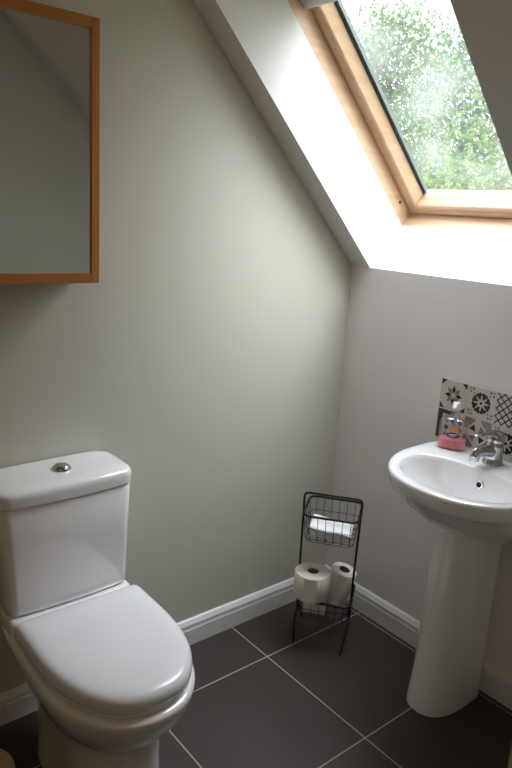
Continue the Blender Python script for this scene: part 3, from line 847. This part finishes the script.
def tree(name, x, y, h, rad, clumps, leaves, size, mi, seed, label):
    rr = random.Random(seed)
    root = empty(name, (x, y, GZ)); tag(root, label, 'tree', 'trees outside the roof window')
    bm = bmesh.new()
    top = Vector((rr.uniform(-.3, .3), rr.uniform(-.3, .3), h*0.86))
    add_tube(bm, [(0, 0, 0), tuple(top*0.3), tuple(top*0.62), tuple(top)], 0.1, 8, radii=[0.16, 0.12, 0.08, 0.02])
    cents = []
    for k in range(clumps):
        a = rr.uniform(0, 2*PI); zz = h*rr.uniform(0.18, 1.0)
        t = (zz/h-0.18)/0.82
        rm = rad*math.sin(PI*min(0.97, 0.18+0.8*t))**0.7
        q = rm*math.sqrt(rr.random())
        c = Vector((q*math.cos(a), q*math.sin(a), zz)); cents.append(c)
        z0 = max(h*0.12, zz-q*0.7-0.2)
        b0 = top*(z0/top.z) if z0 < top.z else top*0.97
        mid = b0.lerp(c, 0.55)+Vector((0, 0, 0.1))
        add_tube(bm, [tuple(b0), tuple(mid), tuple(c)], 0.03, 5, radii=[0.035, 0.022, 0.008])
    obj('trunk', bm, M_bark, root)
    bm = bmesh.new()
    for k in range(leaves):
        c = cents[k % clumps]
        p = c+Vector((rr.gauss(0, 1), rr.gauss(0, 1), rr.gauss(0, 0.8)))*rad*0.2
        n = Vector((rr.gauss(0, 1), rr.gauss(0, 1), rr.gauss(0.4, 1))).normalized()
        t = n.orthogonal().normalized(); t.rotate(Matrix.Rotation(rr.uniform(0, 2*PI), 3, n)); b = n.cross(t)
        L = size*rr.uniform(0.7, 1.3); W = L*0.32
        v = [bm.verts.new(p), bm.verts.new(p+t*L*0.45+b*W+n*W*0.3), bm.verts.new(p+t*L), bm.verts.new(p+t*L*0.45-b*W+n*W*0.3)]
        bm.faces.new((v[0], v[1], v[2])); bm.faces.new((v[0], v[2], v[3]))
    obj('crown', bm, M_leaf[mi], root, smooth=False, recalc=False)
    return root
tree('leafy_tree', -2.5, 6.0, 6.6, 1.5, 130, 30000, 0.075, 1, 11, 'light green leafy tree outside at the right of the glass')
tree('leafy_tree', -6.7, 7.7, 7.6, 1.6, 130, 30000, 0.08, 0, 12, 'mid green loose tree outside at the left of the glass')
tree('leafy_tree', -8.3, 12.6, 8.6, 2.3, 150, 34000, 0.11, 2, 13, 'darker green tree farther out in the middle of the glass')
tree('leafy_tree', -14.0, 16.0, 9.0, 2.3, 130, 28000, 0.12, 0, 14, 'tall mid green tree farthest left beyond the loose tree')
rr = random.Random(9)

# ------------------------------------------------------------------ added warm fill lamp, unseen in the entry behind the camera
fill_lamp = empty('added_fill_pendant', (1.72, -2.28, CEIL)); tag(fill_lamp, 'added warm fill globe on a cord, unseen in the entry', 'lamp')
bm = bmesh.new(); add_lathe(bm, [(0.05, 0.0), (0.05, -0.015), (0.02, -0.03), (0.004, -0.035)], n=24); obj('ceiling_rose', bm, M_skirt, fill_lamp)
bm = bmesh.new(); add_tube(bm, [(0, 0, -0.03), (0, 0, -0.2)], 0.003, 8); obj('cord', bm, M_skirt, fill_lamp)
M_fill_globe = bpy.data.materials.new('warm_fill_globe'); M_fill_globe.use_nodes = True
pb = M_fill_globe.node_tree.nodes['Principled BSDF']; pb.inputs['Base Color'].default_value = (0.9, 0.85, 0.75, 1)
pb.inputs['Emission Color'].default_value = (1.0, 0.58, 0.24, 1); pb.inputs['Emission Strength'].default_value = FILL
bm = bmesh.new(); add_lathe(bm, [(0.09*math.sin(PI*k/16), -0.29+0.09*math.cos(PI*k/16)) for k in range(1, 16)], n=32); obj('globe', bm, M_fill_globe, fill_lamp)

# ------------------------------------------------------------------ light
W = bpy.data.worlds.new('overcast_sky'); SC.world = W; W.use_nodes = True
nt = W.node_tree; nt.nodes.clear()
out = nt.nodes.new('ShaderNodeOutputWorld'); bg = nt.nodes.new('ShaderNodeBackground')
tc = nt.nodes.new('ShaderNodeTexCoord'); sep = nt.nodes.new('ShaderNodeSeparateXYZ')
nt.links.new(tc.outputs['Generated'], sep.inputs[0])
mr = nt.nodes.new('ShaderNodeMapRange'); mr.inputs['From Min'].default_value = 0; mr.inputs['From Max'].default_value = 1
mr.inputs['To Min'].default_value = SKY*0.18; mr.inputs['To Max'].default_value = SKY
nt.links.new(sep.outputs[2], mr.inputs['Value'])
# the clouds are brightest where the sun stands behind them
dt = nt.nodes.new('ShaderNodeVectorMath'); dt.operation = 'DOT_PRODUCT'
dt.inputs[1].default_value = Vector((0.24, 0.34, 0.91)).normalized()
nt.links.new(tc.outputs['Generated'], dt.inputs[0])
mx0 = nt.nodes.new('ShaderNodeMath'); mx0.operation = 'MAXIMUM'; mx0.inputs[1].default_value = 0.0
nt.links.new(dt.outputs['Value'], mx0.inputs[0])
pw = nt.nodes.new('ShaderNodeMath'); pw.operation = 'POWER'; pw.inputs[1].default_value = 7.0
nt.links.new(mx0.outputs[0], pw.inputs[0])
ma = nt.nodes.new('ShaderNodeMath'); ma.operation = 'MULTIPLY_ADD'; ma.inputs[1].default_value = GLOW
nt.links.new(pw.outputs[0], ma.inputs[0]); nt.links.new(mr.outputs[0], ma.inputs[2])
nt.links.new(ma.outputs[0], bg.inputs['Strength'])
bg.inputs['Color'].default_value = (0.905, 0.945, 1.0, 1)
nt.links.new(bg.outputs[0], out.inputs[0])
# portal in the window opening (only guides sampling of the sky)
pl = bpy.data.lights.new('window_portal', 'AREA'); pl.shape = 'RECTANGLE'; pl.size = gx1-gx0; pl.size_y = gs1-gs0
pl.cycles.is_portal = True
po = bpy.data.objects.new('window_portal', pl); COL.objects.link(po)
zax = -(slope(0, 0, -1)-slope(0, 0, 0)); yax = slope(0, 1, 0)-slope(0, 0, 0); xax = yax.cross(zax)
Mx = Matrix((xax, yax, zax)).transposed().to_4x4(); Mx.translation = slope((gx0+gx1)/2, (gs0+gs1)/2, 0.35)
po.matrix_world = Mx

# ------------------------------------------------------------------ camera
yaw, pitch, roll_ = 8.80247567e-01, 2.52587682e-01, 5.45732776e-02
cy, sy, cp, sp_ = math.cos(yaw), math.sin(yaw), math.cos(pitch), math.sin(pitch)
f = Vector((-sy*cp, cy*cp, -sp_)); r = Vector((cy, sy, 0)); u = r.cross(f)
c, s = math.cos(roll_), math.sin(roll_)
r2 = r*c+u*s; u2 = -r*s+u*c
cam = bpy.data.cameras.new('camera'); co = bpy.data.objects.new('camera', cam); COL.objects.link(co)
Mc = Matrix((r2, u2, -f)).transposed().to_4x4(); Mc.translation = (1.725, -1.851, 1.5); co.matrix_world = Mc
cam.sensor_fit = 'VERTICAL'; cam.sensor_height = 36; cam.sensor_width = 24; cam.lens = 670.848/768*36
cam.clip_start = 0.02
cam.dof.use_dof = True; cam.dof.focus_distance = 2.05; cam.dof.aperture_fstop = 4.0
SC.camera = co
vs = SC.view_settings
SC.display_settings.display_device = 'sRGB'
vs.view_transform = 'Standard'; vs.look = 'None'; vs.exposure = 0.0; vs.gamma = 1.0; vs.use_curve_mapping = False
SC.cycles.max_bounces = 16; SC.cycles.diffuse_bounces = 10; SC.cycles.transparent_max_bounces = 16
